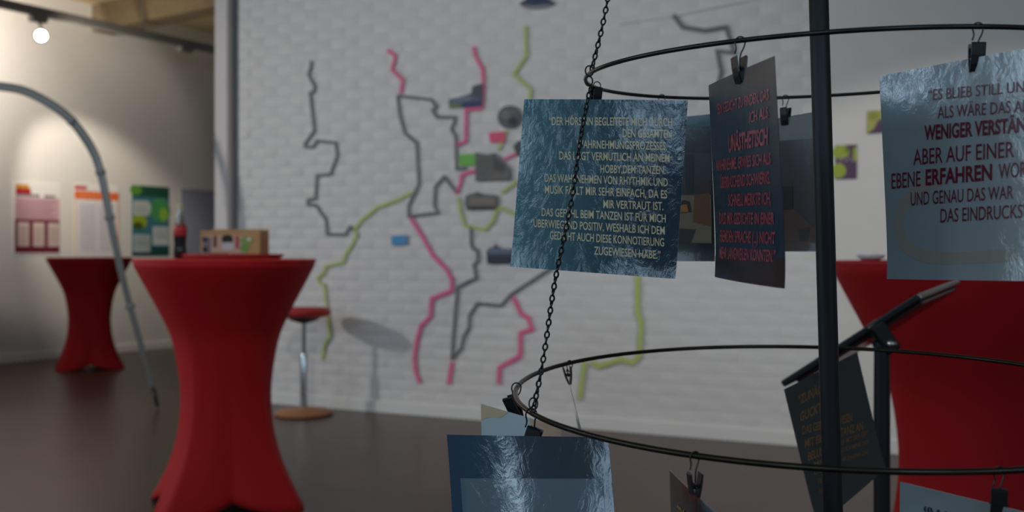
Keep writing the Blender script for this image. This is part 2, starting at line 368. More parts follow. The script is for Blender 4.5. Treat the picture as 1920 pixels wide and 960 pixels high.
cutout([(918,249),(948,247),(949,267),(920,268)], [], srgb(225,75,110), 'small pink sticky note', 'sticky note', 'sticky_note')
cutout([(862,290),(893,288),(893,310),(864,312)], [], srgb(105,185,50), 'small lime green sticky note', 'sticky note', 'sticky_note')
cutout([(735,442),(764,441),(765,459),(736,460)], [], srgb(60,145,200), 'small blue sticky note between the green and pink tape lines', 'sticky note', 'sticky_note')
cutout([(893,286),(915,290),(930,287),(945,302),(960,318),(959,338),(893,340)], [([(897,300),(915,295),(925,310),(905,330)], srgb(105,105,100)), ([(925,292),(950,312),(945,325),(928,318)], srgb(85,82,80)), ([(930,322),(957,325),(957,336),(920,337)], srgb(118,112,108))], srgb(95,92,88), 'largest grey photo cutout beside the lime green note', off=.016)
cutout([(874,368),(880,364),(897,360),(903,363),(934,366),(936,388),(925,393),(878,394),(873,385)], [(blk(876,388,932,393), srgb(55,50,50)), (blk(882,370,928,384), srgb(135,125,118)), (blk(893,362,905,367), srgb(80,90,100))], srgb(105,97,92), 'brownish oblong photo cutout above the green tape loop')
cutout([(963,275),(972,265),(990,262),(1000,280),(985,295),(970,290)], [], srgb(60,66,62), 'small dark photo blob at the left edge of the blue quote card')
cutout([(913,472),(918,465),(927,463),(931,456),(936,465),(1000,468),(1000,494),(915,495)], [(blk(915,480,1000,494), srgb(50,50,72)), ([(918,466),(960,467),(960,474),(918,475)], srgb(110,125,150))], srgb(75,78,100), 'dark blue photo cutout below left of the blue quote card')
cutout([(975,8),(990,-3),(1005,-6),(1030,-2),(1043,8),(1025,15),(1005,18),(985,15)], [([(978,10),(1005,12),(1040,9),(1025,14),(1005,17),(985,14)], srgb(150,150,155)), ([(985,1),(1005,-4),(1030,0),(1035,5),(1000,7)], srgb(45,60,90))], srgb(60,70,92), 'dark blue oval photo at the top edge')

# ---------------------------------------------------------------- red cocktail tables
def cocktail_table(x, y, rz, label, far=False):
    t = empty('cocktail_table', (x, y, 0), rz); tag(t, label, 'table', 'cocktail tables in red stretch covers')
    NT, NZ = 96, 34; v = []; f = []
    zs = [0, .04, .16, .28, .40, .544, .748, .88, 1.0, 1.06, 1.085, 1.10]
    rc = [.425, .392, .310, .255, .226, .215, .243, .297, .358, .388, .400, .402]
    rm = [.285, .275, .240, .212, .198, .200, .236, .294, .357, .388, .400, .402]
    def ip(t_, Y):
        for i in range(len(zs)-1):
            if t_ <= zs[i+1]:
                k = (t_-zs[i])/(zs[i+1]-zs[i]); k2 = k
                m0 = (Y[i+1]-Y[max(i-1, 0)])/(zs[i+1]-zs[max(i-1, 0)])*(zs[i+1]-zs[i]); j = min(i+2, len(zs)-1)
                m1 = (Y[j]-Y[i])/(zs[j]-zs[i])*(zs[i+1]-zs[i])
                return (2*k**3-3*k**2+1)*Y[i]+(k**3-2*k**2+k)*m0+(-2*k**3+3*k**2)*Y[i+1]+(k**3-k**2)*m1
        return Y[-1]
    for i in range(NZ+1):
        for j in range(NT):
            a = 2*pi*j/NT; c = abs(cos(2*a))          # feet on the axes
            zb = .055*(1-c)**1.1
            z = zb+(1.10-zb)*(i/NZ)
            A, B = ip(z, rc), ip(z, rm); c2 = abs(cos(2*a)) if cos(2*a)**2 > 0 else 0
            # square-like section: distance to the side between neighbouring feet
            aa = ((a+pi/4) % (pi/2))-pi/4
            rs = A*cos(pi/4)/cos(pi/4-abs(aa)); k = abs(aa)/(pi/4)
            r = A+(min(B, A)-A)*(k**.85)
            v.append((r*cos(a), r*sin(a), z))
    for i in range(NZ):
        for j in range(NT): f.append((i*NT+j, i*NT+(j+1) % NT, (i+1)*NT+(j+1) % NT, (i+1)*NT+j))
    cv = raw('stretch_cover', v, f, M['red'], t)
    s = cv.modifiers.new('s', 'SOLIDIFY'); s.thickness = .002; s.offset = -1
    lathe('tabletop', [(.0001, 1.085), (.39, 1.085), (.398, 1.092), (.4035, 1.098), (.403, 1.104), (.396, 1.107), (.0001, 1.107)], M['red_lit_top'], t, 64)
    for k in range(4):
        a = k*pi/2; lathe('foot', [(.022, 0), (.024, .004), (.020, .03), (.012, .05)], M['rubber'], t, 16, (.368*cos(a), .368*sin(a), 0))
    return t
T1 = at(424, 480, 4.54); cocktail_table(T1.x, 4.54, radians(-23.3), 'red covered cocktail table carrying the cola bottle and snack box')
T2 = at(168, 480, 10.0); cocktail_table(T2.x, 10.0, radians(-20), 'far red covered cocktail table in front of the orange poster')
T3 = at(1835, 480, 2.84); cocktail_table(T3.x, 2.84, radians(-14), 'nearest red covered cocktail table at right behind the tilted display stand')

# things on the tables
bt = empty('cola_bottle', (at(338, 480, 4.42).x, 4.42, 1.107)); tag(bt, 'glass cola bottle with red label on the nearer left table', 'bottle')
M['cola'] = mat('cola_dark', (.012, .006, .008), .12, spec=.6); M['glass'] = mat('clear_glass', (.75, .8, .78), .06, trans=.9)
lathe('liquid', [(.0001, .001), (.026, .002), (.029, .012), (.0285, .04), (.026, .062), (.028, .085), (.0285, .1), (.0285, .135), (.026, .15)], M['cola'], bt, 24)
lathe('glass_neck', [(.0262, .150), (.020, .172), (.0145, .196), (.0125, .215), (.0125, .232)], M['glass'], bt, 24)
lathe('label_band', [(.0289, .102), (.0295, .103), (.0295, .139), (.0272, .148)], mat('label_red', (.42, .02, .03), .5), bt, 24)
lathe('cap', [(.0145, .228), (.0150, .231), (.0145, .241), (.012, .244), (.0001, .244)], mat('cap_yellow', (.5, .45, .25), .5), bt, 24)
tr = empty('serving_tray', (at(437, 480, 4.50).x, 4.50, 1.107)); tag(tr, 'low round red tray under the snack box', 'tray')
lathe('tray_body', [(.0001, 0), (.205, 0), (.222, .012), (.225, .022), (.221, .022), (.210, .010), (.0001, .007)], mat('tray_red', (.40, .06, .06), .3, spec=.4), tr, 48)
sb = empty('snack_box', (at(441, 480, 4.55).x, 4.55, 1.114)); tag(sb, 'open kraft cardboard box with printed pictures on the red tray', 'box')
kr = mat('kraft_card', (.46, .27, .12), .8, noise=.12, nscale=40)
Wb, Hb, Db = .265, .12, .16
box('front_panel', (0, -Db/2, Hb/2), (Wb, .004, Hb), kr, sb); box('back_panel', (0, Db/2, Hb/2+.005), (Wb, .004, Hb+.01), kr, sb)
box('side_panel', (-Wb/2, 0, Hb/2), (.004, Db, Hb), kr, sb); box('side_panel', (Wb/2, 0, Hb/2), (.004, Db, Hb), kr, sb); box('bottom_panel', (0, 0, .003), (Wb, Db, .004), kr, sb)
pr = rects('print', [(-.125, .018, .075, .098, srgb(190, 160, 140)), (-.12, .02, -.085, .09, srgb(120, 110, 115)), (ell(-.112, .035, .012, .012), srgb(35, 35, 40)), (ell(-.112, .08, .014, .012), srgb(60, 60, 70)), (-.075, .045, -.06, .095, srgb(90, 60, 30)),
    (ell(-.012, .082, .026, .02), srgb(28, 28, 32)), (ell(-.01, .05, .028, .018), srgb(195, 190, 195)), (.025, .04, .04, .095, srgb(170, 60, 70)), (ell(.075, .075, .03, .022), srgb(130, 150, 80)), (ell(.065, .04, .02, .018), srgb(105, 150, 70)), (ell(.085, .082, .008, .008), srgb(205, 210, 195)), (-.12, .012, .02, .02, srgb(150, 85, 40))], sb, Db/2+.003)
for k, (px, c, lb) in enumerate(((386, (.6, .5, .42), 'small beige wrapped sweet at the left end of the snack box'), (434, (.62, .55, .5), 'small pale wrapped sweet in front of the snack box middle'), (362, (.45, .28, .12), 'small tan wrapped sweet beside the cola bottle'))):
    o = box('wrapped_sweet', (0, 0, .008), (.034, .02, .014), flat(c), bev=.005); o.location = (at(px, 480, 4.40).x, 4.405, 1.116); tag(o, lb, 'sweet')
ds = empty('small_dish', (at(1592, 480, 2.74).x+.06, 2.74, 1.107)); tag(ds, 'small white dish on the right red table beside the pole', 'dish')
lathe('dish_body', [(.0001, .001), (.02, 0), (.035, .008), (.038, .016), (.035, .016), (.02, .006), (.0001, .005)], M['white'], ds, 28)

# ---------------------------------------------------------------- stool
st = empty('bar_stool', (at(570, 480, 7.03).x, 7.03, 0)); tag(st, 'round stool with red seat and wooden disc base by the brick wall', 'stool')
lathe('base', [(.0001, 0), (.19, 0), (.205, .008), (.205, .018), (.19, .03), (.06, .05), (.03, .055), (.0001, .055)], M['wood'], st, 48)
lathe('lower_column', [(.026, .05), (.026, .42), (.022, .43)], M['chrome'], st, 20)
lathe('upper_column', [(.014, .42), (.014, .66)], M['steel'], st, 16)
lathe('seat_plate', [(.03, .645), (.09, .665), (.115, .682), (.115, .69)], M['rubber'], st, 32)
lathe('seat', [(.0001, .69), (.15, .69), (.178, .702), (.187, .722), (.180, .742), (.15, .755), (.0001, .76)], M['stoolred'], st, 40)

# ---------------------------------------------------------------- grey tube arch
ap = [(0,162),(41,169),(81,187),(122,215),(152,248),(177,289),(191,333),(202,388),(213,445),(238,553),(267,658),(287,732)]
AY = 7.3
def smooth(P, k=6):
    P = [Vector(p) for p in P]; out = []
    for i in range(len(P)-1):
        a, b, c, d = P[max(i-1, 0)], P[i], P[i+1], P[min(i+2, len(P)-1)]
        for j in range(k):
            t_ = j/k; out.append(.5*((2*b)+(c-a)*t_+(2*a-5*b+4*c-d)*t_*t_+(3*b-a-3*c+d)*t_**3))
    out.append(P[-1]); return out
half = [at(x, y, AY) for x, y in ap]; mx_ = at(-12, 0, AY).x
full = [Vector((2*mx_-p.x, AY, p.z)) for p in half[::-1]]+[Vector((mx_, AY, half[0].z+.003))]+half
base = Vector((mx_, AY, 0)); arch = empty('tube_arch', base); tag(arch, 'tall curved grey metal tube arch standing on the floor at left', 'arch')
full = smooth([p-base for p in full], 5); n_ = len(full)
def offs(k, w_):
    a, b = full[max(k-1, 0)], full[min(k+1, n_-1)]; d = (b-a).normalized(); return full[k]+Vector((-d.z, 0, d.x))*w_
def wdt(k):
    e = min(k, n_-1-k)/(n_*.28); return .008+.013*min(1, e)
for s in (-1, 1): tube('arch_tube', [offs(k, s*wdt(k)) for k in range(n_)], [.012 if 4 < k < n_-5 else .009 for k in range(n_)], M['tube'], arch, 10)
v = []; f = []
for k in range(n_): v += [offs(k, -wdt(k)+.003), offs(k, wdt(k)-.003)]
for k in range(n_-1): f.append((2*k, 2*k+1, 2*k+3, 2*k+2))
wbm = raw('web_strip', v, f, M['steel'], arch); sm = wbm.modifiers.new('s', 'SOLIDIFY'); sm.thickness = .006; sm.offset = 0
for k in (int(n_*f_) for f_ in (.68, .78, .85, .92, .32, .22)):
    c = full[k]; a, b = full[k-1], full[k+1]; d = (b-a).normalized(); rot = Matrix(((d.x, 0, -d.z), (0, 1, 0), (d.z, 0, d.x)))
    box('joint_clamp', c, (.035, .034, .068), M['rail'], arch, .005, rot)
for sgn in (1, -1):
    e = at(287, 730, AY)-base; e2 = at(296, 768, AY)-base; e2.z = .012
    if sgn < 0: e.x *= -1; e2.x *= -1
    tube('foot', [e, e*.35+e2*.65, e2], [.017, .016, .010], M['rubber'], arch, 12)

# ---------------------------------------------------------------- tilted display stand
dsd = 2.0
pl = at(1665, 480, dsd); stand = empty('display_stand', (pl.x+.01, dsd, 0)); tag(stand, 'black floor stand with a tilted thin screen panel seen edge-on', 'display stand')
sb_ = Vector(stand.location)
A = at(1466, 722, 2.18)-sb_; B = at(1722, 558, 2.0)-sb_; Cc = at(1795, 529, 2.28)-sb_
dv = (B-A).normalized(); Lp = (B-A).length; sd = (Cc-B).normalized(); sd = (sd-dv*sd.dot(dv)).normalized(); up = dv.cross(sd)
if up.z < 0: up = -up
Rm = Matrix((dv, sd, up)).transposed()
mid = (A+B)/2
box('screen_panel', mid+sd*.17+up*.001, (Lp, .34, .015), M['black'], stand, .004, Rm)
box('underside_cover', mid+sd*.17-up*.011+dv*.01, (Lp-.03, .30, .009), mat('underside_dark', (.06, .03, .03), .25), stand, .003, Rm)
box('metal_rim', B+dv*.004+sd*.17, (.008, .343, .013), M['steel'], stand, .004, Rm)
hc = at(1655, 632, 2.06)-sb_
hb_ = box('hinge_block', hc, (.035, .04, .07), M['blackmetal'], stand, .006, Matrix.Rotation(radians(-35), 3, 'Y'))
tube('hinge_pin', [hc+Vector((.01, -.03, -.012)), hc+Vector((.01, .03, -.012))], .008, M['chrome'], hb_, 14)
lathe('post', [(.0165, .02), (.0165, .80), (.0155, .93), (.018, .932), (.018, .942), (.012, .945), (.012, .965)], M['black'], stand, 20, (.0, .06, 0))
lathe('base_plate', [(.0001, 0), (.17, 0), (.175, .006), (.17, .012), (.03, .018), (.02, .03)], M['black'], stand, 40, (0, .06, 0))

# ---------------------------------------------------------------- card stand: pole, rings, chain
pz = lambda y: CH-(y-480)/F*1.2
def polex(z): return (1535+(1562-1535)*((480-(z-CH)*F/1.2))/960-960)/F*1.2
pol = empty('card_stand', (polex(0), 1.2, 0)); tag(pol, 'tall black steel pole carrying the wire rings', 'stand')
b0 = Vector(pol.location)
tube('pole', [Vector((polex(z), 1.2, z))-b0 for z in (.01, .6, 1.2, 1.95)], .0116, M['black'], pol, 28)
lathe('base_plate', [(.0001, 0), (.2, 0), (.205, .005), (.2, .010), (.02, .016), (.016, .05)], M['black'], pol, 40)
sc = Vector((polex(1.2), 1.2, 1.2))-b0
def ring_pts(p, n=160):
    x, z, a, b, R = p; c = Vector(((x-960)/F*1.2, 1.2, CH-(z-480)/F*1.2))
    nr = Vector((math.tan(a), math.tan(b), 1)).normalized(); e1 = nr.cross(Vector((0, 1, 0))).normalized(); e2 = nr.cross(e1)
    return c, [c+R*(cos(2*pi*k/n)*e1+sin(2*pi*k/n)*e2) for k in range(n)]
RU = (1553.0, 133.5, -.0244, -.0476, .292); RL = (1538.6, 731.5, -.0118, -.0515, .368); RT = (1545, -450, -.02, -.05, .20)
def ring(p, r, label, m):
    c, P = ring_pts(p); z0 = polex(c.z); o = empty('wire_ring', c); tag(o, label, 'ring', 'wire rings of the card stand')
    tube('hoop', [q_-c for q_ in P], r, M[m], o, 12, True)
    return c, P, o
cu, PU, ou = ring(RU, .0025, 'smaller black wire ring with cards at eye level', 'blackmetal')
cl, PL, ol = ring(RL, .0030, 'wider worn black wire ring with cards at the bottom', 'brass')
ct, PT, ot = ring(RT, .0023, 'top wire ring of the card stand above the picture', 'blackmetal')
def proj(p): return 960+F*p.x/p.y, 480-F*(p.z-CH)/p.y
def on_ring(P, px, near=True):
    best = None
    for i in range(len(P)):
        a, b = P[i], P[(i+1) % len(P)]; xa, xb = proj(a)[0], proj(b)[0]
        if (xa-px)*(xb-px) <= 0 and xa != xb:
            q_ = a.lerp(b, (px-xa)/(xb-xa))
            if best is None or (q_.y < best.y) == near: best = q_
    if best is None: best = min(P, key=lambda q_: abs(proj(q_)[0]-px))
    return best
# chain link mesh
def link_mesh(L=.0096, W=.0070, r=.0011):
    pts = []
    for k in range(16):
        a = 2*pi*k/16; pts.append((cos(a)*(W/2-r), .0004*sin(2*a), sin(a)*(L/2-r)))
    v, f = tube_vf(pts, r, 6, True); me = bpy.data.meshes.new('link'); me.from_pydata(v, [], f); me.materials.append(M['blackmetal']); me.shade_smooth(); return me
LM = link_mesh()
def chain(A, B, label):
    o = empty('chain', A); tag(o, label, 'chain', 'chains of the card stand'); d = (B-A); n = int(d.length/.0068); z = d.normalized()
    x0 = z.cross(Vector((0, 1, 0))).normalized()
    for k in range(n+1):
        c = d*(k/n); tw = radians(55 if k % 2 else -35)+.9*sin(k*.07)
        x = Matrix.Rotation(tw, 3, z) @ x0; y = z.cross(x); l = bpy.data.objects.new('link', LM); C.objects.link(l); l.parent = o
        sag = Vector((0, 0, 0)); sag.x = .0012*sin(k*.23)
        l.matrix_local = Matrix.Translation(c+sag) @ Matrix((x, y, z)).transposed().to_4x4()
    return o
cA = on_ring(PU, 1109, True); cA = min(PU, key=lambda q_: (proj(q_)[0]-1110)**2+(proj(q_)[1]-136)**2)
cB = on_ring(PL, 1000, True); cT = at(1236, -440, 1.15)
cA2 = at(1106, 163, cA.y-.006)
chain(cB+Vector((0, -.003, .006)), cA2+Vector((0, -.004, -.004)), 'thin black chain between the two visible wire rings')
chain(at(1110, 128, cA.y), cT, 'thin black chain rising from the smaller ring to the top edge')
for nm, pc, rr, m_ in (('split_ring', at(1105, 133, cA.y-.003), .0062, 'blackmetal'), ('split_ring', at(1104, 152, cA.y-.004), .0058, 'brass'), ('split_ring', at(1000, 757, cB.y-.002), .0062, 'blackmetal')):
    o = tube(nm, [Vector((rr*.75*cos(a), rr*.25*sin(a), rr*sin(a))) for a in [2*pi*k/20 for k in range(20)]], .0009, M[m_], None, 7, True)
    o.location = pc
    par = ou if pc.z > 1.2 else ol
    o.parent = par; o.location = pc-par.location

# ---------------------------------------------------------------- clips
def clip(p, label, yaw=0, jaw=0, tilt=0, s=1, dx=0, drop=.0185):
    """p: point on the ring wire; hook goes over it, jaws hang drop below; yaw turns hook, jaw turns jaws about z, tilt leans in picture plane"""
    o = empty('hook_clip', p); tag(o, label, 'clip', 'black metal hook clips on the wire rings'); o.rotation_euler = (0, 0, yaw)
    r = .0048
    hk = [(-r-.0005, 0, -.0125), (-r+.0009, 0, -.0075), (-r, 0, -.003)]+[(r*cos(a)*1.0, 0, -.0012+r*sin(a)) for a in [pi-k*pi/8 for k in range(9)]]
    hk += [(r-.0015, 0, -.007), (.0012+dx*.6, 0, -.0125), (dx+.0006, 0, -drop), (dx+.0006, 0, -drop-.006)]
    tube('hook', smooth([Vector(q_)*s for q_ in hk], 3), .00075*s, M['clip'], o, 7)
    R_ = Matrix.Rotation(tilt, 3, 'Y') @ Matrix.Rotation(jaw, 3, 'Z'); piv = Vector((dx, 0, -drop))*s
    for sg in (-1, 1):
        bm = bmesh.new()
        # jaw profile in local xz, width in y
        pr_ = [(.0062, .002), (.0046, .0035), (.0030, -.009), (.0003, -.0225), (.0016, -.0230), (.0036, -.0165), (.0052, -.008)]
        w2 = .0062; vs_ = [[bm.verts.new(piv+R_ @ (Vector((sg*a, y_, b))*s)) for a, b in pr_] for y_ in (-w2, w2)]
        n = len(pr_); bm.faces.new(vs_[0]); bm.faces.new(vs_[1][::-1])
        for k in range(n): bm.faces.new((vs_[0][k], vs_[0][(k+1) % n], vs_[1][(k+1) % n], vs_[1][k]))
        frombm('jaw', bm, M['clip'], o)
    sp = tube('spring', [piv+R_ @ (Vector((.0022*cos(a), -.0035+.007*k/40, -.009+.0022*sin(a)))*s) for k, a in [(k, k*.9) for k in range(41)]], .0005*s, M['blackmetal'], o, 5)
    tube('pivot_pin', [piv+R_ @ (Vector((0, -.0075, -.009))*s), piv+R_ @ (Vector((0, .0075, -.009))*s)], .0011*s, M['clip'], o, 8)
    return o
clip(min(PU, key=lambda q_: (proj(q_)[0]-1118)**2+(proj(q_)[1]-163)**2)+Vector((0, -.008, .003)), 'hook clip beside the chain holding the blue quote card', .2, pi/2+.25, .05, 1.0, -.001, .007)
clip(on_ring(PU, 1388), 'hook clip above the narrow dark red-lettered card', -.3, .5, -.02, 1, -.001)
clip(on_ring(PU, 1834), 'hook clip above the big white quote card', .0, pi/2-.15, .03, 1, -.001)
clip(on_ring(PU, 1473, False), 'hook clip on the far side left of the black pole', .1, .5, .03, 1)
clip(on_ring(PU, 1241, False), 'hook clip mostly hidden behind the blue quote card', .1, pi/2, 0, 1)
clip(min(PL, key=lambda q_: (proj(q_)[0]-968)**2+(proj(q_)[1]-727)**2)+Vector((-.001, 0, .001)), 'tilted hook clip at the leftmost point of the lower ring', .1, .9, -.38, 1.2, -.006, .013)
clip(on_ring(PL, 996), 'hook clip under the chain holding the lowest blue card', .2, pi/2-.5, .35, 1.25, .003, .0165)
clip(on_ring(PL, 1068, False), 'small hook clip on the far side of the lower ring', .4, -.3, -.18, 1.0, -.004, .008)
clip(on_ring(PL, 1303), 'hook clip holding the dark card at the bottom edge', .4, -.3, 0, 1)
clip(on_ring(PL, 1874), 'hook clip holding the white card in the bottom right corner', .1, pi/2-.5, .06, 1)
clip(on_ring(PL, 1552, False), 'hook clip hidden behind the black pole on the lower ring', .1, .6, 0, 1)

# ---------------------------------------------------------------- cards
def gloss(name, col, col2=None, bump=.35, bscale=14, grad='x', rough=.12, coat=.8):
    m = mat(name, col, rough, coat=coat, spec=.25); nt = m.node_tree; N = nt.nodes; L = nt.links; b = N['Principled BSDF']
    uv = N.new('ShaderNodeUVMap')
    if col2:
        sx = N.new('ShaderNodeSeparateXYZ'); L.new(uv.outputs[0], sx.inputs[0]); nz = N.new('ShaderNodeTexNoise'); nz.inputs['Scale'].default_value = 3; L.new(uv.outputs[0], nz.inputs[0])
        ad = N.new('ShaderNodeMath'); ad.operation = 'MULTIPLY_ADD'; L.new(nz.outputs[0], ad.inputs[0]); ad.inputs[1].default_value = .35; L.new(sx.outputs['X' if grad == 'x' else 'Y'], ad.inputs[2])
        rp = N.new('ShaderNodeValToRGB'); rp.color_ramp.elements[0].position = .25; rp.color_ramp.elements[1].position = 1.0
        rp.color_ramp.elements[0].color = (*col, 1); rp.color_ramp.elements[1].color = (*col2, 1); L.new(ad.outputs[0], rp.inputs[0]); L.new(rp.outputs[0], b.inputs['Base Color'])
    mp = N.new('ShaderNodeMapping'); mp.inputs['Scale'].default_value = (1.3, .8, 1); L.new(uv.outputs[0], mp.inputs[0])
    n1 = N.new('ShaderNodeTexNoise'); n1.inputs['Scale'].default_value = bscale; n1.inputs['Detail'].default_value = 5; n1.inputs['Roughness'].default_value = .6; n1.inputs['Distortion'].default_value = 1.2; L.new(mp.outputs[0], n1.inputs[0])
    n2 = N.new('ShaderNodeTexNoise'); n2.inputs['Scale'].default_value = 2.2; n2.inputs['Detail'].default_value = 1; L.new(mp.outputs[0], n2.inputs[0])
    mm = N.new('ShaderNodeMath'); mm.operation = 'MULTIPLY_ADD'; L.new(n2.outputs[0], mm.inputs[0]); mm.inputs[1].default_value = 5; L.new(n1.outputs[0], mm.inputs[2])
    bp = N.new('ShaderNodeBump'); bp.inputs['Strength'].default_value = bump; bp.inputs['Distance'].default_value = .0008
    L.new(mm.outputs[0], bp.inputs['Height']); L.new(bp.outputs[0], b.inputs['Normal']); L.new(bp.outputs[0], b.inputs['Coat Normal'])
    return m
class Card:
    def __init__(s, px, dep, m, label, bulge=.004, group='square cards hung from the rings', bx_=0, curl=.003):
        s.px = [Vector(p) for p in px]; s.P = [at(p[0], p[1], d) for p, d in zip(px, dep)]      # TL TR BR BL
        s.n = ((s.P[1]-s.P[0]).cross(s.P[3]-s.P[0])).normalized()
        if s.n.y > 0: s.n = -s.n
        s.bulge = bulge; s.bx = bx_; s.curl = curl
        s.c = (s.P[0]+s.P[1])/2; G = 22; v = []; f = []; uvs = []; th = s.n*.0003
        for sg in (1, -1):
            k0 = len(v)
            for j in range(G+1):
                for i in range(G+1): v.append(s.pt(i/G, j/G)-s.c+th*sg); uvs.append((i/G, j/G))
            for j in range(G):
                for i in range(G):
                    a = k0+j*(G+1)+i; q_ = (a, a+1, a+G+2, a+G+1); f.append(q_[::-1] if sg > 0 else q_)
        rim = [(i/G, 0) for i in range(G)]+[(1, j/G) for j in range(G)]+[(1-i/G, 1) for i in range(G)]+[(0, 1-j/G) for j in range(G)]
        k0 = len(v)
        for (u_, t_) in rim:
            p = s.pt(u_, t_)-s.c; v += [p+th, p-th]; uvs += [(u_, t_)]*2
        for i in range(len(rim)):
            a = k0+2*i; b = k0+2*((i+1) % len(rim)); f.append((a, b, b+1, a+1))
        s.o = raw('hanging_card', v, f, m); uvl = s.o.data.uv_layers.new(name='UVMap')
        for lp_ in s.o.data.loops: uvl.data[lp_.index].uv = uvs[lp_.vertex_index]
        s.o.location = s.c
        tag(s.o, label, 'card', group)
        # outward side towards the camera
        s.off = .0007; s.uvs = []
    def pt(s, u, t):       # u left-right, t top-down
        a = s.P[0].lerp(s.P[1], u); b = s.P[3].lerp(s.P[2], u); p = a.lerp(b, t)
        return p+s.n*(s.bulge*(4*u*(1-u))*(.4+.6*t)+s.bx*t*t+s.curl*max(0, min(1, t))**9)
    def inv(s, x, y):
        a, b, c, d = s.px; u = t = .5; q_ = Vector((x, y))
        for _ in range(12):
            p = a.lerp(b, u).lerp(d.lerp(c, u), t); e = q_-p
            du = (b-a).lerp(c-d, t); dt = (d-a).lerp(c-b, u); det = du.x*dt.y-du.y*dt.x
            u += (e.x*dt.y-e.y*dt.x)/det; t += (du.x*e.y-du.y*e.x)/det
        return u, t
    def surf(s, x, y, k=0):
        u, t = s.inv(x, y); s.uvs.append((u, t)); return s.pt(u, t)+s.n*(s.off+k)-s.c
    def text(s, txt, x0, y0, x1, y1, cap, m, bold=.0, full=None):
        """letters between two mid-height points; cap height in px"""
        def tomesh(body):
            cu_ = bpy.data.curves.new('t', 'FONT'); cu_.body = body; cu_.size = 1; cu_.offset = bold+.007; cu_.resolution_u = 3; cu_.fill_mode = 'FRONT'
            ob = bpy.data.objects.new('t', cu_); C.objects.link(ob); bpy.context.view_layer.update()
            dg_ = bpy.context.evaluated_depsgraph_get(); me = bpy.data.meshes.new_from_object(ob.evaluated_get(dg_)); bpy.data.objects.remove(ob); bpy.data.curves.remove(cu_); return me
        me = tomesh(txt); xs = [v_.co.x for v_ in me.vertices]; xa, xb = min(xs), max(xs)
        if full: me = tomesh(full)
        me.materials.clear(); CAPH = .7
        for v_ in me.vertices:
            r = (v_.co.x-xa)/(xb-xa); h = v_.co.y/CAPH-.5
            v_.co = s.surf(x0+(x1-x0)*r, y0+(y1-y0)*r-h*cap, .0002)
        me.name = 'text_line'; me.update(); return link('text_line', me, m, s.o, False)
    def putuv(s, o, uvs):
        l = o.data.uv_layers.new(name='UVMap')
        for q_ in o.data.loops: l.data[q_.index].uv = uvs[q_.vertex_index]
        return o
    def patch(s, poly, m, k=0, name='print'):
        """flat print following the card: poly of px points, filled by a fan of a convex outline with inner rings"""
        s.uvs = []; cx = sum(p[0] for p in poly)/len(poly); cy = sum(p[1] for p in poly)/len(poly); v = []; f = []; n = len(poly)*4; out = []
        for i in range(len(poly)):
            a, b = poly[i], poly[(i+1) % len(poly)]
            for j in range(4): out.append((a[0]+(b[0]-a[0])*j/4, a[1]+(b[1]-a[1])*j/4))
        RR = 5
        for r in range(1, RR+1):
            for (x, y) in out: v.append(s.surf(cx+(x-cx)*r/RR, cy+(y-cy)*r/RR, k))
        v.append(s.surf(cx, cy, k)); c0 = len(v)-1
        for i in range(n):
            f.append((c0, i, (i+1) % n))
            for r in range(RR-1): f.append((r*n+i, (r+1)*n+i, (r+1)*n+(i+1) % n, r*n+(i+1) % n))
        return s.putuv(raw(name, v, f, m, s.o), s.uvs)
    def stroke(s, pts, wd, m, k=0):
        s.uvs = []; P = smooth([Vector((a, b, 0)) for a, b in pts], 5); v = []; f = []
        for i, p in enumerate(P):
            d = (P[min(i+1, len(P)-1)]-P[max(i-1, 0)]).normalized(); nn = Vector((-d.y, d.x))*wd/2
            for q_ in (-1, -.33, .33, 1): v.append(s.surf(p.x+nn.x*q_, p.y+nn.y*q_, k))
        for i in range(len(P)-1):
            for q_ in range(3): f.append((4*i+q_, 4*i+q_+1, 4*i+q_+5, 4*i+q_+4))
        return s.putuv(raw('print', v, f, m, s.o), s.uvs)
cream = mat('ink_cream', (.78, .66, .43), .5, coat=.15, spec=.3); redi = mat('ink_red', (.50, .035, .06), .35, coat=.5); darkred = mat('ink_dark_red', (.16, .012, .03), .35, coat=.5)
orange = mat('ink_orange', (.22, .11, .045), .5); darki = mat('ink_dark', (.02, .025, .05), .4); gold = mat('ink_gold', (.45, .28, .06), .5)

c1 = Card([(983,186),(1290,188),(1267,523),(958,500)], (1.25, 1.19, 1.19, 1.25), gloss('blue_laminate', srgb(78, 122, 132), srgb(14, 54, 72), .5), 'blue-green glossy card with twelve lines of cream lettering', .004, None)  # greenish reflection on the left side is put into the colour gradient
def cs(x, y, s_, ox, oy): return ox+x/s_, oy+y/s_
for tx, xl, yl, xr, yr in (('“DER HÖRSINN BEGLEITETE MICH DURCH', 193, 153, 805, 158), ('DEN GESAMTEN', 565, 214, 803, 217), ('WAHRNEHMUNGSPROZESSES.', 335, 268, 780, 278), ('DAS LIEGT VERMUTLICH AN MEINEM', 247, 325, 792, 338),
    ('HOBBY,DEM TANZEN.', 455, 392, 772, 398), ('DAS WAHRNEHMEN VON RHYTHMIK UND', 173, 436, 783, 459), ('MUSIK FÄLLT MIR SEHR EINFACH, DA ES', 173, 494, 780, 519), ('MIR VERTRAUT IST.', 470, 568, 762, 578),
    ('DAS GEFÜHL BEIM TANZEN IST FÜR MICH', 157, 607, 773, 640), ('ÜBERWIEGEND POSITIV, WESHALB ICH DEM', 115, 662, 768, 700), ('GEDICHT AUCH DIESE KONNOTIERUNG', 200, 723, 765, 759), ('ZUGEWIESEN HABE.”', 425, 800, 748, 822)):
    a = cs(xl, yl, 2.667, 960, 170); b = cs(xr, yr, 2.667, 960, 170); c1.text(tx, *a, *b, 15.2, cream, .004)

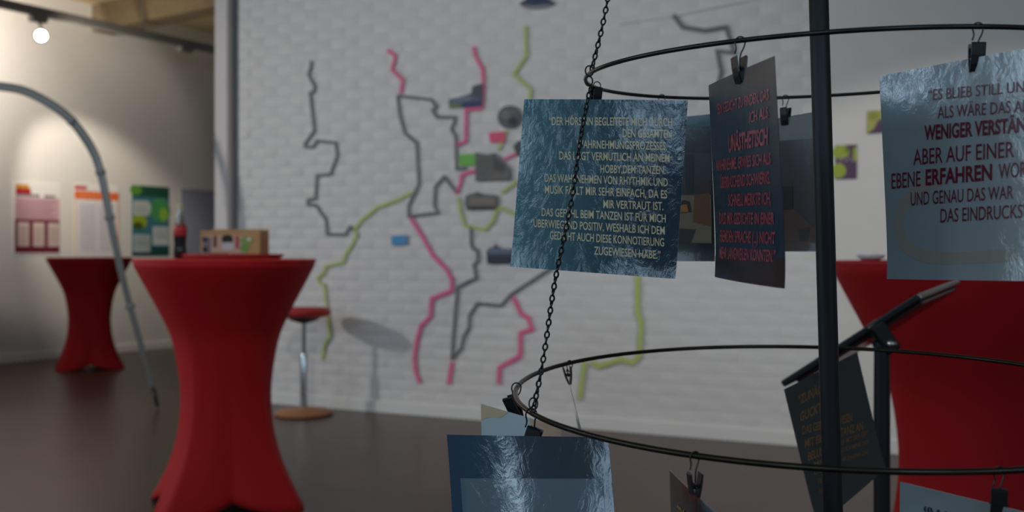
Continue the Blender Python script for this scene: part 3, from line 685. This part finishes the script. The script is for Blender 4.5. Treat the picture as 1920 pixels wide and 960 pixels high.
c2 = Card([(1329,160),(1452,105),(1477,541),(1346,519)], (1.063, .87, .87, 1.063), gloss('navy_laminate', srgb(16, 42, 62), srgb(20, 48, 68), .3, 14, 'x', .3, .12), 'narrow-looking dark blue card turned sideways with red lettering', .004, None)
for tx, x0, y0, x1, y1, cp, bo in (('“EIN GEDICHT ZU FINDEN, DAS', 1350, 204, 1446, 176, 20, .006), ('ICH ALS', 1416, 219, 1446, 209, 21, .006), ('UNÄSTHETISCH', 1377, 268, 1446, 254, 31, .02), ('WAHRNEHME, ERWIES SICH ALS', 1348, 310, 1451, 296, 22, .006),
    ('ÜBERRASCHEND SCHWIERIG.', 1358, 342, 1451, 332, 22, .006), ('SCHNELL MERKTE ICH,', 1377, 375, 1453, 371, 23, .006), ('DASS MIR GEDICHTE IN EINER', 1355, 409, 1458, 409, 22, .006), ('FREMDEN SPRACHE (...) NICHT', 1357, 442, 1460, 446, 22, .006), ('MEHR LANGWEILEN KÖNNTEN.”', 1357, 473, 1462, 480, 22, .006)):
    c2.text(tx, x0, y0, x1, y1, cp, redi, bo)
c2.patch([(1343.5, 480), (1474, 482), (1477, 540), (1346, 518)], gloss('maroon_reflection_print', srgb(44, 20, 24), None, .2, 14, 'x', .3, .05), -.0002)  # maroon reflection near the bottom, put in as flat colour

c3 = Card([(1649,143),(2057,66),(2057,528),(1667,523)], (1.007, .817, .817, 1.0), gloss('white_laminate', srgb(152, 166, 174), srgb(168, 172, 170), .55), 'large pale grey glossy card with dark red lettering at right', .006, None)
for tx, x0, y0, x1, y1, cp, bo, fu in (('“ES BLIEB STILL', 1760, 176, 1905, 163, 21, -.003, '“ES BLIEB STILL UND'), ('ALS WÄRE DAS', 1780, 209, 1919, 198, 23, -.003, 'ALS WÄRE DAS ALLES'), ('WENIGER VERST', 1752, 248, 1915, 234, 27, .022, 'WENIGER VERSTÄNDLICH,'), ('ABER AUF EINER', 1728, 294, 1926, 278, 30, -.003, 'ABER AUF EINER'),
    ('EBENE', 1677, 340, 1744, 334, 29, -.003, None), ('ERFAHREN', 1755, 332, 1887, 321, 29, .022, None), ('WORDEN', 1899, 320, 1985, 312, 29, -.003, None), ('UND GENAU DAS WAR', 1722, 373, 1925, 359, 25, -.003, None), ('DAS EINDRUC', 1787, 404, 1918, 396, 26, -.003, 'DAS EINDRUCKSVOLLE.”')):
    c3.text(tx, x0, y0, x1, y1, cp, darkred, bo, fu)
c3.stroke([(1790,335),(1745,350),(1705,385),(1693,420),(1705,455),(1745,478),(1800,484),(1860,482),(1930,478)], 24, gloss('beige_print', srgb(165, 160, 150), None, .5), -.0002)

c4 = Card([(1152,232),(1332,214),(1342,490),(1158,489)], (1.49, 1.39, 1.39, 1.49), gloss('dark_teal_laminate', srgb(24, 34, 38), None, .1, 14, 'x', .2, .2), 'dark photo card with a yellow chair and cardboard box behind the blue card', .002, None)
ph = lambda r, g, b_: mat('photo_ink', srgb(r, g, b_), .35, coat=.1, spec=.3)
c4.patch([(1156,236),(1332,216),(1333,236),(1156,254)], ph(62, 92, 96), 0)
c4.patch([(1160,280),(1333,288),(1336,366),(1160,370)], ph(56, 54, 56), 0)
c4.patch([(1288,290),(1304,288),(1304,362),(1290,364)], ph(30, 32, 34), .0002)
c4.patch([(1160,366),(1334,366),(1336,456),(1160,452)], ph(128, 112, 88), 0.0002)
c4.patch([(1305,366),(1332,362),(1334,425),(1303,417)], ph(112, 72, 34), .0005)
c4.patch([(1278,380),(1286,375),(1297,378),(1301,398),(1278,400)], ph(38, 30, 28), .0005)
c4.patch([(1280,385),(1292,383),(1295,397),(1280,398)], ph(176, 112, 34), .0008)
c4.patch([(1160,420),(1308,430),(1300,455),(1160,452)], ph(52, 44, 42), .0005)
c4.patch([(1310,346),(1332,338),(1334,362),(1312,362)], ph(66, 46, 48), .0004)

c5 = Card([(1409,231),(1548,206),(1550,472),(1411,471)], (1.56, 1.42, 1.42, 1.56), gloss('taupe_laminate', srgb(86, 76, 78), None, .15, 14, 'x', .2, .2), 'brownish grey photo card beside the black pole on the far side', .002, None)
c5.patch([(1411,232),(1546,208),(1546,258),(1411,268)], ph(128, 128, 126), 0)
c5.patch([(1414,400),(1495,392),(1535,430),(1546,470),(1414,469)], ph(96, 68, 52), 0)
c5.patch([(1462,352),(1492,348),(1492,390),(1464,396)], ph(46, 26, 24), .0003)
c5.patch([(1504,428),(1523,426),(1520,452),(1506,452)], ph(50, 42, 42), .0003)

c6 = Card([(838,815),(1140,820),(1176,1188),(866,1151)], (1.14, 1.04, .985, 1.095), gloss('steel_blue_laminate', srgb(34, 66, 88), srgb(46, 62, 72), .3, 9), 'lowest large blue glossy card with a pale inner rectangle', .010, None, .012)
c6.patch([(868,899),(1134,901),(1150,1110),(888,1090)], gloss('pale_inner_print', srgb(86, 106, 122), None, .3, 9), .0001)
c6.patch([(878,901),(1128,903),(1146,1100),(896,1084)], gloss('pale_inner_print', srgb(98, 112, 122), None, .3, 9), .0003)

c7 = Card([(902,757),(1052,800),(1056,1140),(908,1050)], (1.30, 1.12, 1.12, 1.30), gloss('ice_laminate', srgb(205, 218, 222), None, .1), 'pale card with beige stains behind the lowest blue card', .002, None)
c7.patch([(902.5,758),(960,774),(945,785),(925,782),(903,788)], ph(220, 196, 160), 0)
c7.patch([(1000,786),(1052,801),(1053,860),(1005,840)], ph(220, 180, 150), 0)

c8 = Card([(1064,703),(1072,736),(1144,1020),(1118,970)], (1.52, 1.32, 1.32, 1.52), gloss('grey_laminate', srgb(120, 118, 116), None, .1), 'card seen edge-on below the small far clip', .001, None)
c9 = Card([(1256,881),(1363,980),(1366,1440),(1266,1270)], (.985, .79, .79, .985), gloss('charcoal_laminate', srgb(36, 36, 37), srgb(24, 44, 56), .2), 'dark card turned sideways at the bottom edge', .003, None)
c9.text('“WENN', 1276, 956, 1330, 1004, 15, gold, .01)
c10 = Card([(1688,903),(2100,1002),(2090,1500),(1683,1320)], (.92, .748, .748, .92), gloss('offwhite_laminate', srgb(140, 150, 152), srgb(128, 128, 124), .15), 'white card in the bottom right corner', .003, None)
c10.text('“WEN', 1743, 964, 1836, 987, 27, darki, .01, '“WENN MAN')
c11 = Card([(1470,730),(1607,660),(1658,877),(1531,985)], (1.55, 1.66, 1.64, 1.53), mat('charcoal_card', srgb(58, 60, 58), .6, noise=.05), 'charcoal card with dull orange lettering behind the black pole', .003, None)
for tx, x0, y0, x1, y1, cp, bo in (('“ZUNÄCHST', 1494, 752, 1556, 720, 17, .02), ('GUCKTE ICH', 1498, 783, 1562, 752, 17, .02), ('DAS GEBÄRDENWESEN', 1502, 808, 1594, 784, 15, .02), ('MIT EINER DISTANZ AN', 1507, 833, 1615, 800, 15, .02), ('BELUSTIGT', 1513, 858, 1560, 838, 15, .02),
    ('ABER MIT DER ZEIT', 1562, 836, 1625, 812, 8, .004), ('FAND ICH MEHR UND', 1562, 850, 1625, 830, 8, .004), ('MEHR DARAN DAS', 1562, 868, 1625, 848, 8, .004), ('MIR', 1523, 872, 1545, 864, 8, .004), ('GUT', 1524, 888, 1545, 880, 8, .004), ('TUT', 1529, 905, 1545, 898, 9, .004), ('UND', 1534, 922, 1548, 915, 9, .004)):
    c11.text(tx, x0, y0, x1, y1, cp, orange, bo)
